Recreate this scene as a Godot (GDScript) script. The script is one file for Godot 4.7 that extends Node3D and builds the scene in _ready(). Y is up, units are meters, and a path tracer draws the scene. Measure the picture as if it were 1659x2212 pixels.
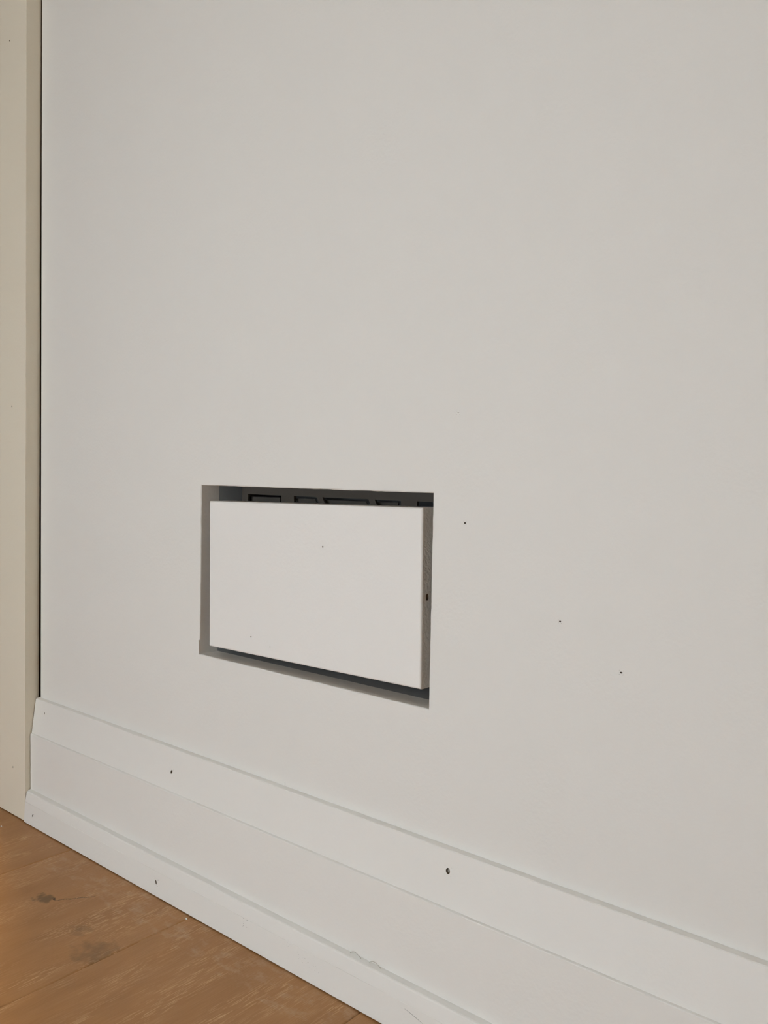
extends Node3D
# A white wall with a recessed niche and a loose cover board, a built-up baseboard, a door casing on the left and an oak floor.
# Metres, y up. The wall's face is z = 0, the floor is y = 0, the viewer stands at z = 0.6.

const WALL_END := -1.1351          # left edge of the wall sheet
const RIGHT := 1.3
const LEFT := -2.4
const DEPTH := 1.5                 # depth of the hallway
const TOP := 2.4
const NICHE := Rect2(-0.7755, 0.2892, 0.3277, 0.1932)
const NICHE_DEEP := 0.060
const LIP := 0.026                # thickness of the wall sheet at the niche; returns behind it are greyed as painted shade
const DOOR_LEFT := -2.05
const DOOR_RIGHT := -1.225
const PLANK := 0.2525

var rng := RandomNumberGenerator.new()
var wobble := FastNoiseLite.new()
var M := {}
var hole_name := "nail_hole"


# ---------------------------------------------------------------- mesh helpers
class Shape:
	var v := PackedVector3Array()
	var n := PackedVector3Array()
	var t := PackedVector2Array()
	var holes := []                  # [shape of the pit, kind]; each becomes a part of its own

	func tri(a: Vector3, b: Vector3, c: Vector3, na: Vector3, nb: Vector3, nc: Vector3, ta := Vector2.ZERO, tb := Vector2.ZERO, tc := Vector2.ZERO) -> void:
		var face := (b - a).cross(c - a)
		if face.length_squared() < 1e-18:
			return
		if face.dot(na + nb + nc) > 0.0:      # front faces run clockwise
			v.append_array([a, c, b]); n.append_array([na, nc, nb]); t.append_array([ta, tc, tb])
		else:
			v.append_array([a, b, c]); n.append_array([na, nb, nc]); t.append_array([ta, tb, tc])

	func quad(a: Vector3, b: Vector3, c: Vector3, d: Vector3, nn: Vector3) -> void:
		tri(a, b, c, nn, nn, nn)
		tri(a, c, d, nn, nn, nn)

	func quad2(a: Vector3, b: Vector3, c: Vector3, d: Vector3, na: Vector3, nb: Vector3, nc: Vector3, nd: Vector3) -> void:
		tri(a, b, c, na, nb, nc)
		tri(a, c, d, na, nc, nd)

	func box(lo: Vector3, hi: Vector3) -> void:
		var p := func(i: int, j: int, k: int) -> Vector3: return Vector3(hi.x if i else lo.x, hi.y if j else lo.y, hi.z if k else lo.z)
		quad(p.call(0, 0, 0), p.call(0, 1, 0), p.call(0, 1, 1), p.call(0, 0, 1), Vector3.LEFT)
		quad(p.call(1, 0, 0), p.call(1, 1, 0), p.call(1, 1, 1), p.call(1, 0, 1), Vector3.RIGHT)
		quad(p.call(0, 0, 0), p.call(1, 0, 0), p.call(1, 0, 1), p.call(0, 0, 1), Vector3.DOWN)
		quad(p.call(0, 1, 0), p.call(1, 1, 0), p.call(1, 1, 1), p.call(0, 1, 1), Vector3.UP)
		quad(p.call(0, 0, 0), p.call(1, 0, 0), p.call(1, 1, 0), p.call(0, 1, 0), Vector3.FORWARD)
		quad(p.call(0, 0, 1), p.call(1, 0, 1), p.call(1, 1, 1), p.call(0, 1, 1), Vector3.BACK)

	# a flat face with small pits: at(u, v) = o + u * du + v * dv; each pit is [u, v, ru, rv, depth, tilt]
	func face(o: Vector3, du: Vector3, dv: Vector3, w: float, h: float, pits := [], out_n := Vector3.ZERO) -> void:
		var nn := du.cross(dv).normalized() if out_n == Vector3.ZERO else out_n
		var at := func(a: float, b: float) -> Vector3: return o + du * a + dv * b
		var rect := func(a0: float, b0: float, a1: float, b1: float) -> void: quad(at.call(a0, b0), at.call(a1, b0), at.call(a1, b1), at.call(a0, b1), nn)
		var sorted := pits.duplicate()
		sorted.sort_custom(func(p, q): return p[0] < q[0])
		var from := 0.0
		for p in sorted:
			var s: float = maxf(p[2], p[3]) * 1.5
			rect.call(from, 0.0, p[0] - s, h)
			rect.call(p[0] - s, 0.0, p[0] + s, p[1] - s)
			rect.call(p[0] - s, p[1] + s, p[0] + s, h)
			from = p[0] + s
			var tilt: float = p[5] if p.size() > 5 else 0.0
			var k := 20
			for i in k:
				var e := []
				for j in 2:
					var a := TAU * (i + j) / k
					var c := cos(a)
					var d := sin(a)
					var f := s / maxf(absf(c), absf(d))
					var x: float = p[2] * c
					var y: float = p[3] * d
					var r := Vector2(x * cos(tilt) - y * sin(tilt), x * sin(tilt) + y * cos(tilt))
					e.append([at.call(p[0] + c * f, p[1] + d * f), at.call(p[0] + r.x, p[1] + r.y), at.call(p[0] + r.x * 0.85, p[1] + r.y * 0.85) - nn * p[4]])
				quad(e[0][0], e[1][0], e[1][1], e[0][1], nn)
				var mid: Vector3 = at.call(p[0], p[1])
				if i == 0:
					holes.append(Shape.new())
				var pit: Shape = holes[-1]
				var inw: Vector3 = (mid - (e[0][1] + e[1][1]) * 0.5).normalized()
				pit.quad(e[0][1], e[1][1], e[1][2], e[0][2], inw)
				pit.tri(e[0][2], e[1][2], mid - nn * p[4], nn, nn, nn)
		rect.call(from, 0.0, w, h)

	# a tube along points
	func tube(points: Array, radii: Array, sides := 8) -> void:
		var rings := []
		for i in points.size():
			var d: Vector3 = (points[mini(i + 1, points.size() - 1)] - points[maxi(i - 1, 0)]).normalized()
			var side := d.cross(Vector3.UP if absf(d.y) < 0.9 else Vector3.RIGHT).normalized()
			var up := side.cross(d)
			var ring := []
			for k in sides:
				var a := TAU * k / sides
				var q := side * cos(a) + up * sin(a)
				ring.append([points[i] + q * radii[i], q])
			rings.append(ring)
		for i in points.size() - 1:
			for k in sides:
				var a = rings[i][k]
				var b = rings[i][(k + 1) % sides]
				var c = rings[i + 1][(k + 1) % sides]
				var e = rings[i + 1][k]
				quad2(a[0], b[0], c[0], e[0], a[1], b[1], c[1], e[1])
		for end in [0, points.size() - 1]:
			var nn: Vector3 = (points[0] - points[1]).normalized() if end == 0 else (points[-1] - points[-2]).normalized()
			for k in sides:
				tri(points[end], rings[end][k][0], rings[end][(k + 1) % sides][0], nn, nn, nn)

	func mesh() -> ArrayMesh:
		var a := []
		a.resize(Mesh.ARRAY_MAX)
		a[Mesh.ARRAY_VERTEX] = v
		a[Mesh.ARRAY_NORMAL] = n
		a[Mesh.ARRAY_TEX_UV] = t
		var m := ArrayMesh.new()
		m.add_surface_from_arrays(Mesh.PRIMITIVE_TRIANGLES, a)
		return m


func put(called: String, s: Shape, material: Material, parent: Node = self) -> MeshInstance3D:
	var o := MeshInstance3D.new()
	o.name = called
	o.mesh = s.mesh()
	o.material_override = material
	parent.add_child(o, true)
	for h in s.holes:
		put(hole_name, h, M.hole, o if parent != self and parent.get_parent() == self else self)
	return o


func structure(o: Node, label: String, category: String) -> void:
	o.set_meta("kind", "structure")
	o.set_meta("label", label)
	o.set_meta("category", category)


func empty(called: String, at := Vector3.ZERO) -> Node3D:
	var o := Node3D.new()
	o.name = called
	o.position = at
	add_child(o, true)
	return o


func boxes(list: Array) -> Shape:
	var s := Shape.new()
	for b in list:
		s.box(b[0], b[1])
	return s


# ---------------------------------------------------------------- materials
func paint(colour: Color, rough: float, relief: float) -> StandardMaterial3D:
	var m := StandardMaterial3D.new()
	m.albedo_color = colour
	m.roughness = rough
	m.metallic_specular = 0.4
	if relief > 0.0:
		m.normal_enabled = true
		m.normal_texture = M.stipple
		m.normal_scale = relief
		m.uv1_triplanar = true
		m.uv1_world_triplanar = true
		m.uv1_scale = Vector3.ONE * 6.0
	return m


func materials() -> void:
	var f := FastNoiseLite.new()
	f.seed = 5
	f.frequency = 0.06
	f.fractal_octaves = 3
	var tex := NoiseTexture2D.new()
	tex.width = 512
	tex.height = 512
	tex.seamless = true
	tex.noise = f
	tex.as_normal_map = true
	tex.bump_strength = 3.0
	M.stipple = tex
	M.wall = paint(Color8(232, 230, 225), 0.62, 0.1)
	M.trim = paint(Color8(235, 233, 228), 0.5, 0.1)
	M.casing = paint(Color8(236, 228, 210), 0.5, 0.1)
	M.cover = paint(Color8(239, 237, 233), 0.55, 0.1)
	M.cover_edge = paint(Color8(236, 233, 227), 0.55, 0.6)
	M.ceiling = paint(Color8(238, 235, 229), 0.8, 0.0)
	M.room = paint(Color8(206, 198, 184), 0.7, 0.0)
	M.tan = paint(Color8(224, 192, 146), 0.7, 0.0)
	M.plaster = paint(Color8(150, 140, 128), 0.9, 0.0)
	M.stud = paint(Color8(120, 95, 68), 0.9, 0.0)
	M.dirt = paint(Color8(92, 88, 82), 0.9, 0.0)
	M.caulk = paint(Color8(186, 180, 170), 0.6, 0.0)  # darkened so the loose caulk carries its thin shadow line
	M.fleck = paint(Color8(240, 236, 228), 0.6, 0.0)
	M.pencil = paint(Color8(120, 118, 114), 0.8, 0.0)
	M.putty = paint(Color8(150, 148, 142), 0.8, 0.0)
	M.plate = paint(Color8(98, 90, 82), 0.55, 0.0)
	M.niche_shade = paint(Color8(158, 162, 164), 0.55, 0.0)  # grey that paints shade onto the deep niche returns
	M.tab = paint(Color8(92, 87, 81), 0.6, 0.0)
	M.hole = paint(Color8(120, 104, 86), 0.9, 0.0)
	M.white_metal = paint(Color8(235, 235, 232), 0.4, 0.0)
	var g := StandardMaterial3D.new()
	g.albedo_color = Color(0.97, 0.98, 0.98, 0.06)
	g.transparency = BaseMaterial3D.TRANSPARENCY_ALPHA
	g.roughness = 0.02
	M.glass = g
	for k in 3:
		var w := StandardMaterial3D.new()
		w.albedo_texture = oak(k)
		w.roughness = 0.46
		w.metallic_specular = 0.4
		M["oak%d" % k] = w


# oak veneer of a plank: across (0..1 over the width), along (1.2 m per repeat); knots are [across m, along m, size m]
func oak(kind: int) -> ImageTexture:
	var w := 2048
	var h := 384
	var im := Image.create(w, h, false, Image.FORMAT_RGB8)
	var cloud := FastNoiseLite.new()
	cloud.seed = 11 + kind
	cloud.frequency = 1.0
	cloud.fractal_octaves = 3
	var fine := FastNoiseLite.new()
	fine.seed = 31 + kind
	fine.frequency = 1.0
	fine.fractal_octaves = 2
	var pore := FastNoiseLite.new()
	pore.seed = 51 + kind
	pore.frequency = 1.0
	pore.fractal_type = FastNoiseLite.FRACTAL_NONE
	var knots := []
	if kind == 1:
		knots = [[0.092, 0.1135, 0.0092, 0.66], [0.186, 0.1216, 0.0105, 0.34], [0.238, 0.134, 0.021, 0.40]]
	elif kind == 2:
		knots = [[0.17, 0.62, 0.015, 0.6]]
	var base := Color8(178, 130, 82)
	var pale := Color8(205, 163, 118)
	var dark := Color8(146, 102, 62)
	var knot := Color8(98, 76, 52)
	var lime := Color8(219, 181, 138)
	var dust := Color8(196, 168, 142)
	for y in h:
		var across := y / float(h) * PLANK
		for x in w:
			var along := x / float(w) * 1.2
			var bend := 0.0
			var stain := 0.0
			for k in knots:
				var da: float = (across - k[0]) / (k[2] * 1.2)
				var dl: float = (along - k[1]) / (k[2] * 1.0)
				var q := da * da + dl * dl
				if q < 16.0:
					bend += exp(-q * 0.5) * k[2] * 0.8 * da / (1.0 + absf(da))
					if q < 4.5:
						var ragged := cloud.get_noise_2d(across * 60.0, along * 60.0) * 0.9 + fine.get_noise_2d(across * 700.0, along * 60.0) * 0.2
						stain = maxf(stain, clampf((1.0 - q * 0.7 + ragged) * (1.6 if k[3] > 0.6 else 0.8), 0.0, 1.0) * k[3])
			var a := across + bend
			# cathedral figure: rings cut by a slowly varying depth
			var ring := a * 46.0 + cloud.get_noise_2d(a * 9.0, along * 2.2) * 3.0
			var fig := 0.5 + 0.5 * sin(ring * TAU * 0.5)
			var patch := cloud.get_noise_2d(a * 14.0 + 40.0, along * 5.0)
			var grain := fine.get_noise_2d(a * 900.0, along * 24.0)
			var c := base.lerp(dark, clampf(0.22 + patch * 0.75, 0.0, 1.0) * 0.55)
			c = c.lerp(pale, fig * 0.1)
			c = c.lerp(dark if grain < 0.0 else pale, absf(grain) * 0.26)
			var p := pore.get_noise_2d(a * 1050.0, along * 34.0)
			var zone := clampf(0.35 + cloud.get_noise_2d(a * 22.0 + 9.0, along * 6.0) * 1.5, 0.0, 1.0)
			if p > 0.36:
				c = c.lerp(lime, minf((p - 0.36) * 4.0, 0.8) * zone)
			# pale dust and wiped caulk left in front of the baseboard
			if along < 0.075:
				var smear := cloud.get_noise_2d(across * 30.0 + 70.0, along * 60.0) * 1.4 + fine.get_noise_2d(across * 260.0, along * 260.0) * 0.5
				c = c.lerp(dust, clampf(smear, 0.0, 1.0) * 0.45)
			c = c.lerp(knot, stain)
			im.set_pixel(x, y, c)
	if kind == 1:      # the split that runs out of the first knot, and its worm hole
		var px := w / 1.2
		var py := h / PLANK
		for i in 150:
			var s := i / 150.0
			var al := 0.108 - 0.036 * s + sin(s * 17.0) * 0.0012
			var ac := 0.106 + 0.026 * s + cloud.get_noise_2d(s * 40.0, 3.0) * 0.002
			var xx := int(al * px)
			var yy := int(ac * py)
			for j in 2:
				im.set_pixel(xx, yy + j, im.get_pixel(xx, yy + j).lerp(knot, 0.55 if s < 0.8 else 0.3))
		var at := Vector2(0.1065 * px, 0.1035 * py)
		for dx in range(-3, 4):
			for dy in range(-3, 4):
				if dx * dx + dy * dy < 9:
					im.set_pixel(int(at.x) + dx, int(at.y) + dy, Color8(38, 26, 17))
	return ImageTexture.create_from_image(im)


# ---------------------------------------------------------------- build
func _ready() -> void:
	rng.seed = 4
	wobble.seed = 9
	wobble.frequency = 1.0
	look()
	materials()
	room()
	niche_wall()
	casing()
	baseboard()
	planks()
	niche_back()
	cover_board()
	marks()


func look() -> void:
	var cam := Camera3D.new()
	cam.name = "camera"
	cam.fov = 62.4394
	cam.near = 0.01
	cam.transform = Transform3D(Basis(Vector3(0.76511317, 0.01901087, -0.64361512), Vector3(-0.04193565, 0.99891312, -0.02034649), Vector3(0.64252878, 0.04255778, 0.76507882)).orthonormalized(), Vector3(0, 0.49671, 0.6))
	add_child(cam)
	cam.current = true
	var e := Environment.new()
	e.background_mode = Environment.BG_COLOR
	e.background_color = Color8(223, 232, 238)
	e.background_energy_multiplier = 8.7
	e.tonemap_mode = Environment.TONE_MAPPER_LINEAR
	e.tonemap_exposure = 1.0
	e.sdfgi_enabled = true
	e.ssao_enabled = true
	e.ssil_enabled = true
	var w := WorldEnvironment.new()
	w.name = "overcast_daylight"
	w.environment = e
	add_child(w)


func room() -> void:
	# the wall behind the viewer with its added window, the two ends, the ceiling and the slab
	var wx := [-1.10, 0.02]  # added window, sized and placed so light falls off across the niche wall
	var wy := [0.04, 0.90]
	var front := put("wall_front", boxes([
		[Vector3(LEFT - 0.1, -0.1, DEPTH), Vector3(wx[0], TOP + 0.1, DEPTH + 0.12)], [Vector3(wx[1], -0.1, DEPTH), Vector3(RIGHT + 0.1, TOP + 0.1, DEPTH + 0.12)],
		[Vector3(wx[0], -0.1, DEPTH), Vector3(wx[1], wy[0], DEPTH + 0.12)], [Vector3(wx[0], wy[1], DEPTH), Vector3(wx[1], TOP + 0.1, DEPTH + 0.12)]]), M.room)
	structure(front, "hallway wall with an added low window opposite the niche", "wall")
	var frame := []
	var t := 0.04
	for x in [wx[0], (wx[0] + wx[1] - t) * 0.5, wx[1] - t]:
		frame.append([Vector3(x, wy[0], DEPTH + 0.04), Vector3(x + t, wy[1], DEPTH + 0.09)])
	for y in [wy[0], wy[1] - t]:
		frame.append([Vector3(wx[0] + t, y, DEPTH + 0.042), Vector3(wx[1] - t, y + t, DEPTH + 0.088)])
	var win := empty("window_1")
	structure(win, "added low window, placed for the brightness falloff on the niche wall", "window")
	put("added_window_frame", boxes(frame), M.white_metal, win)
	put("added_pane", boxes([[Vector3(wx[0] + t, wy[0] + t, DEPTH + 0.062), Vector3(wx[1] - t, wy[1] - t, DEPTH + 0.066)]]), M.glass, win)
	structure(put("wall_right", boxes([[Vector3(RIGHT, -0.1, -0.2), Vector3(RIGHT + 0.1, TOP + 0.1, DEPTH)]]), M.tan), "tan end wall of the hallway on the right", "wall")
	structure(put("wall_left", boxes([[Vector3(LEFT - 0.1, -0.1, 0.0), Vector3(LEFT, TOP + 0.1, DEPTH)]]), M.room), "end wall of the hallway beyond the doorway", "wall")
	structure(put("ceiling", boxes([[Vector3(LEFT - 1.3, TOP, -2.3), Vector3(RIGHT, TOP + 0.1, DEPTH)]]), M.ceiling), "flat white ceiling above the hallway", "ceiling")
	# the next room, behind the doorway on the left
	structure(put("wall_side", boxes([
		[Vector3(LEFT - 1.3, -0.1, -2.3), Vector3(-1.1, TOP + 0.1, -2.2)], [Vector3(LEFT - 1.3, -0.1, -2.2), Vector3(LEFT - 1.2, TOP + 0.1, -0.14)],
		[Vector3(-1.2, -0.1, -2.2), Vector3(-1.1, TOP + 0.1, -0.14)], [Vector3(LEFT - 1.3, -0.1, -0.14), Vector3(DOOR_LEFT, TOP + 0.1, 0.0)],
		[Vector3(DOOR_LEFT, 2.05, -0.14), Vector3(DOOR_RIGHT, TOP + 0.1, 0.0)]]), M.room), "walls of the warm lit room past the doorway", "wall")
	var lamp := empty("floor_lamp", Vector3(-2.62, 0.0, -0.56))
	lamp.set_meta("label", "warm globe floor lamp in the room past the doorway")
	lamp.set_meta("category", "lamp")
	var panel := empty("ceiling_light", Vector3(-0.6, TOP, 0.95))
	panel.set_meta("label", "square flush ceiling light above the hallway")
	panel.set_meta("category", "ceiling light")
	put("frame", boxes([[Vector3(-0.27, -0.03, -0.27), Vector3(0.27, 0.0, -0.25)], [Vector3(-0.27, -0.03, 0.25), Vector3(0.27, 0.0, 0.27)], [Vector3(-0.27, -0.03, -0.25), Vector3(-0.25, 0.0, 0.25)], [Vector3(0.25, -0.03, -0.25), Vector3(0.27, 0.0, 0.25)]]), M.white_metal, panel)
	var shine := StandardMaterial3D.new()
	shine.albedo_color = Color8(250, 246, 238)
	shine.emission_enabled = true
	shine.emission = Color8(255, 251, 245)
	shine.emission_energy_multiplier = 1.0
	put("diffuser", boxes([[Vector3(-0.25, -0.022, -0.25), Vector3(0.25, -0.002, 0.25)]]), shine, panel)
	var area := AreaLight3D.new()
	area.name = "panel_light"
	area.area_size = Vector2(0.5, 0.5)
	area.position = Vector3(0, -0.026, 0)
	area.rotation.x = -PI / 2
	area.light_color = Color8(255, 251, 245)
	area.light_energy = 0.34
	area.area_range = 8.0
	area.area_attenuation = 2.0
	area.shadow_enabled = true
	panel.add_child(area)
	var base := Shape.new()
	base.tube([Vector3(0, 0, 0), Vector3(0, 0.02, 0), Vector3(0, 0.03, 0)], [0.13, 0.13, 0.1], 24)
	put("base", base, M.white_metal, lamp)
	var pole := Shape.new()
	pole.tube([Vector3(0, 0.03, 0), Vector3(0, 1.12, 0)], [0.012, 0.012], 12)
	put("pole", pole, M.white_metal, lamp)
	var globe := MeshInstance3D.new()
	globe.name = "lamp_globe"
	var ball := SphereMesh.new()
	ball.radius = 0.1
	ball.height = 0.2
	globe.mesh = ball
	globe.position.y = 1.21
	var glow := StandardMaterial3D.new()
	glow.albedo_color = Color8(250, 240, 220)
	glow.emission_enabled = true
	glow.emission = Color8(255, 200, 130)
	glow.emission_energy_multiplier = 1.2
	globe.material_override = glow
	lamp.add_child(globe)
	var bulb := OmniLight3D.new()
	bulb.name = "lamp_light"
	bulb.position = Vector3(0, 1.21, 0)
	bulb.light_color = Color8(255, 186, 110)
	bulb.light_energy = 0.42
	bulb.light_size = 0.1
	bulb.omni_range = 8.0
	bulb.omni_attenuation = 2.0
	bulb.shadow_enabled = true
	lamp.add_child(bulb)


func niche_wall() -> void:
	var wall := empty("wall_back")
	structure(wall, "smooth white painted wall with a rectangular niche cut in it", "wall")
	var s := Shape.new()
	var r := 0.0016
	var n := NICHE
	# four flat fields round the niche
	var specks := [[-0.4224, 0.5522, 0.0011, 0.0003, 0.0008], [-0.4128, 0.4576, 0.0010, 0.0008, 0.003], [-0.3196, 0.3842, 0.0009, 0.0007, 0.003], [-0.2673, 0.352, 0.0011, 0.0006, 0.002]]
	var pits := []
	var x1 := n.end.x + r
	for p in specks:
		pits.append([p[0] - x1, p[1], p[2], p[3], p[4]])
	s.face(Vector3(WALL_END, 0, 0), Vector3.RIGHT, Vector3.UP, n.position.x - r - WALL_END, TOP)
	s.face(Vector3(x1, 0, 0), Vector3.RIGHT, Vector3.UP, RIGHT - x1, TOP, pits)
	s.face(Vector3(n.position.x - r, 0, 0), Vector3.RIGHT, Vector3.UP, n.size.x + 2 * r, n.position.y - r)
	s.face(Vector3(n.position.x - r, n.end.y + r, 0), Vector3.RIGHT, Vector3.UP, n.size.x + 2 * r, TOP - n.end.y - r)
	s.quad(Vector3(WALL_END, 0, 0), Vector3(WALL_END, TOP, 0), Vector3(WALL_END, TOP, -0.10), Vector3(WALL_END, 0, -0.10), Vector3.LEFT)
	# the soft, slightly uneven lip and the returns
	var corner := [n.position, Vector2(n.end.x, n.position.y), n.end, Vector2(n.position.x, n.end.y)]
	for side in 4:
		var a: Vector2 = corner[side]
		var b: Vector2 = corner[(side + 1) % 4]
		var dir := (b - a).normalized()
		var inward := Vector2(-dir.y, dir.x)
		var count := 70
		var rows := []
		for i in count + 1:
			var f := i / float(count)
			var row := []
			var ends := minf(1.0, minf(f, 1.0 - f) * 10.0)
			var off := (wobble.get_noise_2d(f * 9.0, side * 31.0) * 0.0004 + wobble.get_noise_2d(f * 40.0, side * 31.0 + 7.0) * 0.00022) * ends
			for k in 6:
				var ang := PI * 0.5 * k / 5.0
				var mitre := r * (1.0 - sin(ang))
				var p := a.lerp(b, f) - inward * (mitre - off * sin(ang)) + dir * mitre * (2.0 * f - 1.0)
				var nn := Vector3(inward.x * sin(ang), inward.y * sin(ang), cos(ang))
				row.append([Vector3(p.x, p.y, -r * (1.0 - cos(ang))), nn])
			var q := a.lerp(b, f) + inward * off
			var flat := Vector3(inward.x, inward.y, 0)
			row.append([Vector3(q.x, q.y, -r), flat])
			q = a.lerp(b, f)
			row.append([Vector3(q.x, q.y, -LIP), flat])
			q -= inward * 0.012
			row.append([Vector3(q.x, q.y, -LIP), Vector3.FORWARD])
			rows.append(row)
		for i in count:
			for k in 8:
				var e = rows[i][k]
				var g = rows[i + 1][k]
				var h = rows[i + 1][k + 1]
				var j = rows[i][k + 1]
				s.quad2(e[0], g[0], h[0], j[0], e[1], g[1], h[1], j[1])
	hole_name = "pinhole"
	put("wall_face", s, M.wall, wall)
	hole_name = "nail_hole"
	put("backing_board", boxes([[Vector3(DOOR_RIGHT, 0, -0.19), Vector3(RIGHT, TOP, -0.14)]]), M.stud, wall)
	put("jamb_stud", boxes([[Vector3(DOOR_RIGHT, 0, -0.14), Vector3(-1.165, TOP, 0.0)]]), M.stud, wall)
	# torn paper at the lower left corner of the niche
	var torn := Shape.new()
	var base := Vector3(-0.7772, 0.2893, 0.0)
	var outline := [Vector2(0.0003, 0.0), Vector2(0.0019, -0.0003), Vector2(0.0020, 0.006), Vector2(0.0017, 0.012), Vector2(0.0012, 0.0165), Vector2(0.0004, 0.011), Vector2(0.0002, 0.005)]
	for i in range(1, outline.size() - 1):
		for z in [0.0011, 0.0004]:
			var nn := Vector3.BACK if z > 0.0006 else Vector3.FORWARD
			torn.tri(base + Vector3(outline[0].x, outline[0].y, z), base + Vector3(outline[i].x, outline[i].y, z), base + Vector3(outline[i + 1].x, outline[i + 1].y, z), nn, nn, nn)
	for i in outline.size():
		var a2: Vector2 = outline[i]
		var b2: Vector2 = outline[(i + 1) % outline.size()]
		var d := (b2 - a2).normalized()
		torn.quad(base + Vector3(a2.x, a2.y, 0.0011), base + Vector3(b2.x, b2.y, 0.0011), base + Vector3(b2.x, b2.y, 0.0), base + Vector3(a2.x, a2.y, 0.0), Vector3(d.y, -d.x, 0))
	var o := put("torn_paper", torn, M.wall, wall)
	o.set_meta("label", "torn paper lifting at the corner of the niche")


func casing() -> void:
	var top := 2.13
	var z := 0.0237
	var y0 := 0.0015
	var root := empty("trim_1")
	structure(root, "cream painted flat door casing at the left edge of the wall", "door casing")
	var s := Shape.new()
	var xf := func(y: float) -> float: return lerpf(-1.1343, -1.1325, y / 1.14)     # front right edge
	var xb := func(y: float) -> float: return -1.1410 + 0.0036 * pow(clampf((y - 0.15) / 1.0, 0.0, 1.2), 0.8)   # back right edge: the gap widens downwards
	var pits := []
	for p in [[-1.1795, 1.0908, 0.0008, 0.0010, 0.003], [-1.1728, 0.585, 0.0008, 0.0012, 0.004], [-1.1689, 0.0701, 0.0007, 0.0014, 0.004]]:
		pits.append(p)
	# the front: one upright field with the three nail holes turned on its side, then the tapering strip
	var turned := []
	for p in pits:
		turned.append([p[1] - y0, -1.145 - p[0], p[3], p[2], p[4]])
	s.face(Vector3(-1.145, y0, z), Vector3.UP, Vector3.LEFT, top - y0, -1.145 - DOOR_RIGHT, turned, Vector3.BACK)
	var rows := 24
	var e := 0.0006
	for i in rows:
		var a := lerpf(y0, top, i / float(rows))
		var b := lerpf(y0, top, (i + 1) / float(rows))
		s.quad(Vector3(-1.145, a, z), Vector3(xf.call(a) - e, a, z), Vector3(xf.call(b) - e, b, z), Vector3(-1.145, b, z), Vector3.BACK)
		s.quad2(Vector3(xf.call(a) - e, a, z), Vector3(xf.call(a), a, z - e), Vector3(xf.call(b), b, z - e), Vector3(xf.call(b) - e, b, z), Vector3.BACK, Vector3.RIGHT, Vector3.RIGHT, Vector3.BACK)
		var side := Vector3(z, 0, -(xf.call(a) - xb.call(a))).normalized()
		s.quad(Vector3(xf.call(a), a, z - e), Vector3(xb.call(a), a, 0.0), Vector3(xb.call(b), b, 0.0), Vector3(xf.call(b), b, z - e), side)
		s.quad(Vector3(xb.call(a), a, 0.0), Vector3(-1.18, a, 0.0), Vector3(-1.18, b, 0.0), Vector3(xb.call(b), b, 0.0), Vector3.FORWARD)
	s.quad(Vector3(DOOR_RIGHT, y0, 0), Vector3(DOOR_RIGHT, y0, z), Vector3(DOOR_RIGHT, top, z), Vector3(DOOR_RIGHT, top, 0), Vector3.LEFT)
	s.quad(Vector3(DOOR_RIGHT, y0, 0), Vector3(xb.call(y0), y0, 0), Vector3(xf.call(y0), y0, z), Vector3(DOOR_RIGHT, y0, z), Vector3.DOWN)
	s.quad(Vector3(DOOR_RIGHT, top, 0), Vector3(xb.call(top), top, 0), Vector3(xf.call(top), top, z), Vector3(DOOR_RIGHT, top, z), Vector3.UP)
	put("casing_board", s, M.casing, root)


# a moulding that runs along the wall: profile points (z, y) from the back top round the front to the back bottom; pits lie on the face «on»
func moulding(called: String, profile: Array, on: int, pits: Array, m: Material, parent: Node) -> MeshInstance3D:
	var s := Shape.new()
	var end := func(z: float) -> float: return -1.1398 + 0.0064 * z / 0.0237
	var right := RIGHT
	for i in profile.size() - 1:
		var a: Vector2 = profile[i]
		var b: Vector2 = profile[i + 1]
		var d := (b - a).normalized()
		var nn := Vector3(0, d.x, -d.y)
		var ax: float = end.call(a.x)
		var bx: float = end.call(b.x)
		if i == on:
			var x0 := -1.13
			s.quad(Vector3(ax, a.y, a.x), Vector3(x0, a.y, a.x), Vector3(x0, b.y, b.x), Vector3(bx, b.y, b.x), nn)
			var list := []
			for p in pits:      # [x, y, radius x, radius y, depth, tilt]
				list.append([p[0] - x0, (p[1] - b.y) / (a.y - b.y) * a.distance_to(b), p[2], p[3], p[4], p[5]])
			s.face(Vector3(x0, b.y, b.x), Vector3.RIGHT, Vector3(0, -d.y, -d.x), right - x0, a.distance_to(b), list, nn)
		else:
			s.quad(Vector3(ax, a.y, a.x), Vector3(right, a.y, a.x), Vector3(right, b.y, b.x), Vector3(bx, b.y, b.x), nn)
	var tri := Geometry2D.triangulate_polygon(PackedVector2Array(profile))
	for i in range(0, tri.size(), 3):
		var q := []
		for k in 3:
			var p: Vector2 = profile[tri[i + k]]
			q.append(Vector3(end.call(p.x), p.y, p.x))
		s.tri(q[0], q[1], q[2], Vector3.LEFT, Vector3.LEFT, Vector3.LEFT)
	return put(called, s, m, parent)


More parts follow.
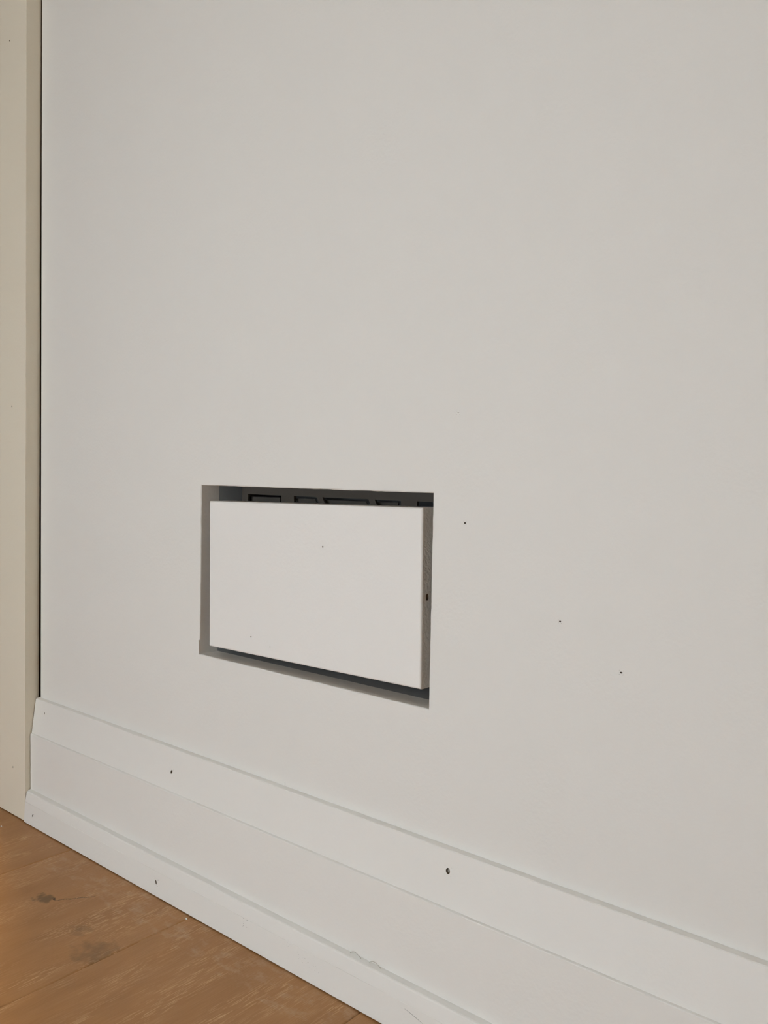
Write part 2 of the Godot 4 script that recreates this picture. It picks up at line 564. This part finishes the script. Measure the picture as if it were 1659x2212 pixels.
func baseboard() -> void:
	var root := empty("baseboard_back")
	structure(root, "wide white built-up baseboard of three stacked boards under the niche", "baseboard")
	moulding("upper_board", [Vector2(0.0002, 0.1729), Vector2(0.0050, 0.1720), Vector2(0.0057, 0.1714), Vector2(0.0126, 0.1245), Vector2(0.0002, 0.1245)], 2,
		[[-1.1098, 0.1562, 0.0008, 0.0016, 0.006, 0.1], [-0.8133, 0.1459, 0.0014, 0.0023, 0.007, -0.35], [-0.4166, 0.1544, 0.0021, 0.0026, 0.0035, 0.2]], M.trim, root)
	moulding("lower_board", [Vector2(0.0002, 0.12448), Vector2(0.0122, 0.12448), Vector2(0.0144, 0.1238), Vector2(0.0150, 0.1231), Vector2(0.0146, 0.0446), Vector2(0.0002, 0.0446)], 9, [], M.trim, root)
	moulding("shoe_moulding", [Vector2(0.0002, 0.0443), Vector2(0.0144, 0.04448), Vector2(0.0196, 0.0433), Vector2(0.0205, 0.0427), Vector2(0.0211, 0.0415), Vector2(0.0236, 0.0300), Vector2(0.0234, 0.0297), Vector2(0.0238, 0.0293), Vector2(0.0257, 0.0014), Vector2(0.0002, 0.0014)], 7,
		[[-1.1104, 0.0158, 0.0009, 0.0018, 0.006, -0.2], [-0.8206, 0.0172, 0.0012, 0.0026, 0.007, 0.4]], M.trim, root)
	# a loose crumb of filler in the widest nail hole
	var c := Shape.new()
	c.tube([Vector3(-0.4161, 0.1530, 0.0066), Vector3(-0.4163, 0.1544, 0.0072), Vector3(-0.4166, 0.1558, 0.0068)], [0.0007, 0.0013, 0.0008], 10)
	put("filler_crumb", c, M.putty, root)
	# two loops of loose caulk on the shoe moulding, greyed to include their thin shadow
	for x in [[-0.5213, -0.5074], [-0.4972, -0.4830]]:
		var pts := []
		var rad := []
		for i in 13:
			var f := i / 12.0
			pts.append(Vector3(lerpf(x[0], x[1], f), 0.0447 + sin(pow(f, 0.8) * PI) * 0.0030, 0.0168))
			rad.append(0.00028)
		var l := Shape.new()
		l.tube(pts, rad, 6)
		put("shaded_caulk_thread", l, M.caulk, root)
	# specks of dirt and a scuff on the shoe moulding
	var d := Shape.new()
	for p in [[-0.6666, 0.0290, 0.0006], [-0.6608, 0.0285, 0.0007], [-0.6657, 0.0235, 0.0005], [-0.6660, 0.0217, 0.0006], [-0.6606, 0.0217, 0.0005], [-0.6662, 0.0260, 0.0004], [-0.6664, 0.0206, 0.0004]]:
		speck(d, Vector3(p[0], p[1], 0.0237 + (0.0298 - p[1]) * 0.0704), p[2])
	for i in 34:
		var f := rng.randf()
		var x := lerpf(-0.606, -0.556, f) + rng.randf_range(-0.002, 0.002)
		var y := lerpf(0.0262, 0.0165, f) + rng.randf_range(-0.0035, 0.0035)
		speck(d, Vector3(x, y, 0.0237 + (0.0298 - y) * 0.0704), rng.randf_range(0.00015, 0.00036))
	var o := put("dirt_specks", d, M.dirt, root)
	o.set_meta("kind", "stuff")
	var k := Shape.new()
	k.tube([Vector3(-0.4491, 0.0252, 0.02402), Vector3(-0.442, 0.0240, 0.0241), Vector3(-0.435, 0.0224, 0.02422), Vector3(-0.428, 0.0207, 0.02434)], [0.0001, 0.0002, 0.0002, 0.0001], 6)
	put("scuff_line", k, M.pencil, root)


func speck(s: Shape, at: Vector3, r: float) -> void:
	var k := 7
	for i in k:
		var a := TAU * i / k
		var b := TAU * (i + 1) / k
		var ra := r * (0.75 + 0.25 * sin(i * 2.7 + at.x * 900.0))
		var rb := r * (0.75 + 0.25 * sin((i + 1) % k * 2.7 + at.x * 900.0))
		s.tri(at + Vector3(0, 0, 0.0001 + r * 0.3), at + Vector3(cos(a) * ra, sin(a) * ra, 0.0), at + Vector3(cos(b) * rb, sin(b) * rb, 0.0), Vector3.BACK, Vector3.BACK, Vector3.BACK)


func planks() -> void:
	var root := empty("floor")
	structure(root, "wide brown oak floor planks laid at right angles to the baseboard", "floor")
	put("subfloor", boxes([[Vector3(LEFT - 1.3, -0.1, -2.3), Vector3(RIGHT + 0.1, -0.006, DEPTH)]]), M.stud, root)
	var first := -0.7535
	var e := 0.0011
	for k in range(-11, 10):
		var x0 := first + k * PLANK + 0.0005
		var x1 := first + (k + 1) * PLANK - 0.0005
		if x1 > RIGHT + 0.1:
			break
		var z0 := 0.0 if x1 > DOOR_RIGHT + 0.1 else -2.2
		if k == -2:
			z0 = -0.1
		var kind := 1 if k == -1 else 0 if k == 0 else posmod(k * 2 + 1, 3) if k != -2 else 2
		if kind == 1 and k != -1:
			kind = 2
		var shift := 0.0 if k == -1 else absf(k) * 0.37
		var s := Shape.new()
		# long cross-section: chamfer, top, chamfer; the veneer follows the length
		var cut := [[x0, -0.006, Vector3.LEFT], [x0, -e, Vector3(-1, 1, 0).normalized()], [x0 + e, 0.0, Vector3.UP], [x1 - e, 0.0, Vector3.UP], [x1, -e, Vector3(1, 1, 0).normalized()], [x1, -0.006, Vector3.RIGHT]]
		for i in 5:
			var a = cut[i]
			var b = cut[i + 1]
			var uv := func(x: float, z: float) -> Vector2: return Vector2((z + shift) / 1.2, clampf((x - x0) / PLANK, 0.002, 0.998))
			var na: Vector3 = Vector3.UP if i == 2 else a[2]
			var nb: Vector3 = Vector3.UP if i == 2 else b[2]
			var p := [Vector3(a[0], a[1], z0), Vector3(b[0], b[1], z0), Vector3(b[0], b[1], DEPTH), Vector3(a[0], a[1], DEPTH)]
			s.tri(p[0], p[1], p[2], na, nb, nb, uv.call(a[0], z0), uv.call(b[0], z0), uv.call(b[0], DEPTH))
			s.tri(p[0], p[2], p[3], na, nb, na, uv.call(a[0], z0), uv.call(b[0], DEPTH), uv.call(a[0], DEPTH))
		put("plank", s, M["oak%d" % kind], root)


func niche_back() -> void:
	var root := empty("niche_back", Vector3(-0.6116, 0.2892, -NICHE_DEEP))
	root.set_meta("label", "dark slotted plate in the wall niche, its deep returns greyed as painted shade")
	root.set_meta("category", "wall box")
	# holes: [left top, right top, left bottom, right bottom] in x from the niche's centre; the slots run down behind the cover
	var top := 0.1831
	var low := 0.0500
	var c := 0.6116
	var holes := [[-0.7641 + c, -0.7072 + c, -0.7641 + c, -0.7072 + c], [-0.6864 + c, -0.6512 + c, -0.6864 + c, -0.6060 + c], [-0.6422 + c, -0.5761 + c, -0.5970 + c, -0.5310 + c], [-0.5672 + c, -0.5323 + c, -0.5520 + c, -0.5323 + c], [-0.5118 + c, -0.4545 + c, -0.5118 + c, -0.4545 + c]]
	# slants follow the photograph's first centimetres: 0.0047 across for 0.0073 down, then the slots run straight down
	var s := Shape.new()
	var t := 0.0025
	var w := NICHE.size.x * 0.5 - 0.0004
	var h := NICHE.size.y
	var bend := top - 0.016
	var polys := []
	for i in holes.size():
		var q = holes[i]
		var dl := 0.0095 if i in [2, 3] else 0.0
		var dr := 0.0100 if i in [1, 2] else 0.0
		polys.append([Vector2(q[0], top), Vector2(q[1], top), Vector2(q[1] + dr, bend), Vector2(q[1] + dr, low), Vector2(q[0] + dl, low), Vector2(q[0] + dl, bend)])
	# the plate as rows of quads between the slots
	var bars := []
	s.face(Vector3(-w, top, 0), Vector3.RIGHT, Vector3.UP, 2 * w, h - 0.0004 - top)
	s.face(Vector3(-w, 0.0004, 0), Vector3.RIGHT, Vector3.UP, 2 * w, low - 0.0004)
	for i in polys.size() + 1:
		var lft = [Vector2(-w, top), Vector2(-w, bend), Vector2(-w, low)] if i == 0 else [polys[i - 1][1], polys[i - 1][2], polys[i - 1][3]]
		var rgt = [Vector2(w, top), Vector2(w, bend), Vector2(w, low)] if i == polys.size() else [polys[i][0], polys[i][5], polys[i][4]]
		for k in 2:
			s.quad(flat3(lft[k], 0), flat3(rgt[k], 0), flat3(rgt[k + 1], 0), flat3(lft[k + 1], 0), Vector3.BACK)
			bars.append([lft[k], rgt[k], rgt[k + 1], lft[k + 1]])
	for p in polys:      # the thickness seen inside each slot
		for i in 6:
			var a: Vector2 = p[i]
			var b: Vector2 = p[(i + 1) % 6]
			var d := (b - a).normalized()
			s.quad(flat3(a, 0), flat3(b, 0), flat3(b, -t), flat3(a, -t), Vector3(d.y, -d.x, 0))
	s.quad(Vector3(-w, h - 0.0004, 0), Vector3(w, h - 0.0004, 0), Vector3(w, h - 0.0004, -t), Vector3(-w, h - 0.0004, -t), Vector3.UP)
	put("plate", s, M.plate, root)
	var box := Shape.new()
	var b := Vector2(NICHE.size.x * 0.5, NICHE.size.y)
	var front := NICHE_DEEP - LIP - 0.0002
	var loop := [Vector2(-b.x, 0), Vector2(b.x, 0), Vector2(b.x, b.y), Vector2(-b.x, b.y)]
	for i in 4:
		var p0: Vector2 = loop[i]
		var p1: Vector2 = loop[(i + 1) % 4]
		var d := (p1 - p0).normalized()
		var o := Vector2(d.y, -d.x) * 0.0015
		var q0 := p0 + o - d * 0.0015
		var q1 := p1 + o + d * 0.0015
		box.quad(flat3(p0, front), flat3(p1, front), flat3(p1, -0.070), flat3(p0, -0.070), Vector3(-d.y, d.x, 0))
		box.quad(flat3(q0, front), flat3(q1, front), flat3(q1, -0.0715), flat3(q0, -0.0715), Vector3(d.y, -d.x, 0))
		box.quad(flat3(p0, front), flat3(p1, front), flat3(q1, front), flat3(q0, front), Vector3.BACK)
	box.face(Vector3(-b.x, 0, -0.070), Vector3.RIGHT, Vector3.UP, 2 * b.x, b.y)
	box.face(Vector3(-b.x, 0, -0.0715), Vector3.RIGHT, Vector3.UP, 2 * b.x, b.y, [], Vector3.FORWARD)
	put("shaded_returns", box, M.niche_shade, root)  # deep white returns with their shade put into the colour
	# the folded-back tab in each slot
	for i in 4:
		var p = polys[i]
		var g := 0.0030
		var z := -0.0072
		var dl := 0.0
		if i == 1:
			dl = 0.010
		var a := [Vector2(p[0].x - 0.0045, top - g), Vector2(p[1].x - 0.0095, top - g + 0.0004), Vector2(p[2].x - 0.0095, bend), Vector2(p[3].x - 0.0095, low + 0.004), Vector2(p[4].x - 0.0045 + dl, low + 0.004), Vector2(p[5].x - 0.0045 + dl, bend)]
		var tab := Shape.new()
		var tri := Geometry2D.triangulate_polygon(PackedVector2Array(a))
		for k in range(0, tri.size(), 3):
			tab.tri(flat3(a[tri[k]], z), flat3(a[tri[k + 1]], z), flat3(a[tri[k + 2]], z), Vector3.BACK, Vector3.BACK, Vector3.BACK)
		for k in 6:
			var b0: Vector2 = a[k]
			var b1: Vector2 = a[(k + 1) % 6]
			var d := (b1 - b0).normalized()
			tab.quad(flat3(b0, z), flat3(b1, z), flat3(b1, z - 0.0012), flat3(b0, z - 0.0012), Vector3(-d.y, d.x, 0))
		put("slot_tab", tab, M.tab, root)


func flat3(p: Vector2, z: float) -> Vector3:
	return Vector3(p.x, p.y, z)


func cover_board() -> void:
	var root := empty("cover_board", Vector3(-0.6089, 0.38505, 0.0))
	root.rotation.z = deg_to_rad(0.73)
	root.set_meta("label", "loose white cover board hanging slightly crooked in the wall niche")
	root.set_meta("category", "cover board")
	var w := 0.3015
	var h := 0.1640
	var t := 0.034
	var r := 0.0022
	var s := Shape.new()
	var pits := []
	for p in [[-0.5817, 0.4252, 0.0009, 0.0009, 0.002], [-0.6881, 0.3223, 0.0008, 0.0008, 0.002], [-0.6579, 0.3154, 0.0006, 0.0005, 0.002]]:
		pits.append([p[0] + 0.6089 + w * 0.5 - r, p[1] - 0.38505 + h * 0.5 - r, p[2], p[3], p[4]])
	s.face(Vector3(-w * 0.5 + r, -h * 0.5 + r, 0), Vector3.RIGHT, Vector3.UP, w - 2 * r, h - 2 * r, pits)
	var corner := [Vector2(-w * 0.5, -h * 0.5), Vector2(w * 0.5, -h * 0.5), Vector2(w * 0.5, h * 0.5), Vector2(-w * 0.5, h * 0.5)]
	for side in 4:
		var a: Vector2 = corner[side]
		var b: Vector2 = corner[(side + 1) % 4]
		var dir := (b - a).normalized()
		var outward := Vector2(dir.y, -dir.x)
		for k in 6:
			var row := []
			for kk in 2:
				var ang := PI * 0.5 * (k + kk) / 6.0
				var inset := r * (1.0 - sin(ang))
				var nn := Vector3(outward.x * sin(ang), outward.y * sin(ang), cos(ang))
				for f: float in [0.0, 1.0]:
					var p := a.lerp(b, f) - outward * inset - dir * inset * (2.0 * f - 1.0)
					row.append([Vector3(p.x, p.y, -r * (1.0 - cos(ang))), nn])
			s.quad2(row[0][0], row[1][0], row[3][0], row[2][0], row[0][1], row[1][1], row[3][1], row[2][1])
		if side != 1:
			s.quad(Vector3(a.x, a.y, -r), Vector3(b.x, b.y, -r), Vector3(b.x, b.y, -t), Vector3(a.x, a.y, -t), Vector3(outward.x, outward.y, 0))
	s.face(Vector3(-w * 0.5, -h * 0.5, -t), Vector3.RIGHT, Vector3.UP, w, h, [], Vector3.FORWARD)
	hole_name = "pinhole"
	put("board", s, M.cover, root)
	hole_name = "screw_hole"
	# the right-hand edge with its screw hole
	var side_face := Shape.new()
	side_face.face(Vector3(w * 0.5, -h * 0.5, -r), Vector3.UP, Vector3.FORWARD, h, t - r, [[0.3879 - 0.38505 + h * 0.5 - 0.0019, 0.0086 - r, 0.0032, 0.0019, 0.012]], Vector3.RIGHT)
	var o := put("board_edge", side_face, M.cover_edge, root)
	o.set_meta("label", "narrow edge of the cover with one drilled hole")
	# what carries the board: two stand-offs on the plate behind it
	for x in [-0.09, 0.09]:
		var peg := Shape.new()
		peg.tube([Vector3(x, 0, -t), Vector3(x, 0, -NICHE_DEEP)], [0.007, 0.007], 14)
		put("stand_off", peg, M.tab, root)


func marks() -> void:
	var p := Shape.new()
	p.tube([Vector3(-0.6312, 0.1729, 0.00005), Vector3(-0.6312, 0.1772, 0.00005)], [0.00016, 0.0001], 5)
	var o := put("pencil_mark", p, M.pencil, get_node("wall_back"))
	o.set_meta("label", "short pencil tick just above the baseboard")
	# two white flecks of paint left on the floor
	for at in [Vector3(-0.7526, 0.0, 0.0318), Vector3(-1.1420, 0.0, 0.0533)]:
		var f := Shape.new()
		f.tube([at + Vector3(-0.0014, 0.0006, 0), at + Vector3(0, 0.0009, 0.0003), at + Vector3(0.0014, 0.0006, 0.0)], [0.0004, 0.0009, 0.0004], 7)
		put("paint_fleck", f, M.fleck, get_node("floor"))
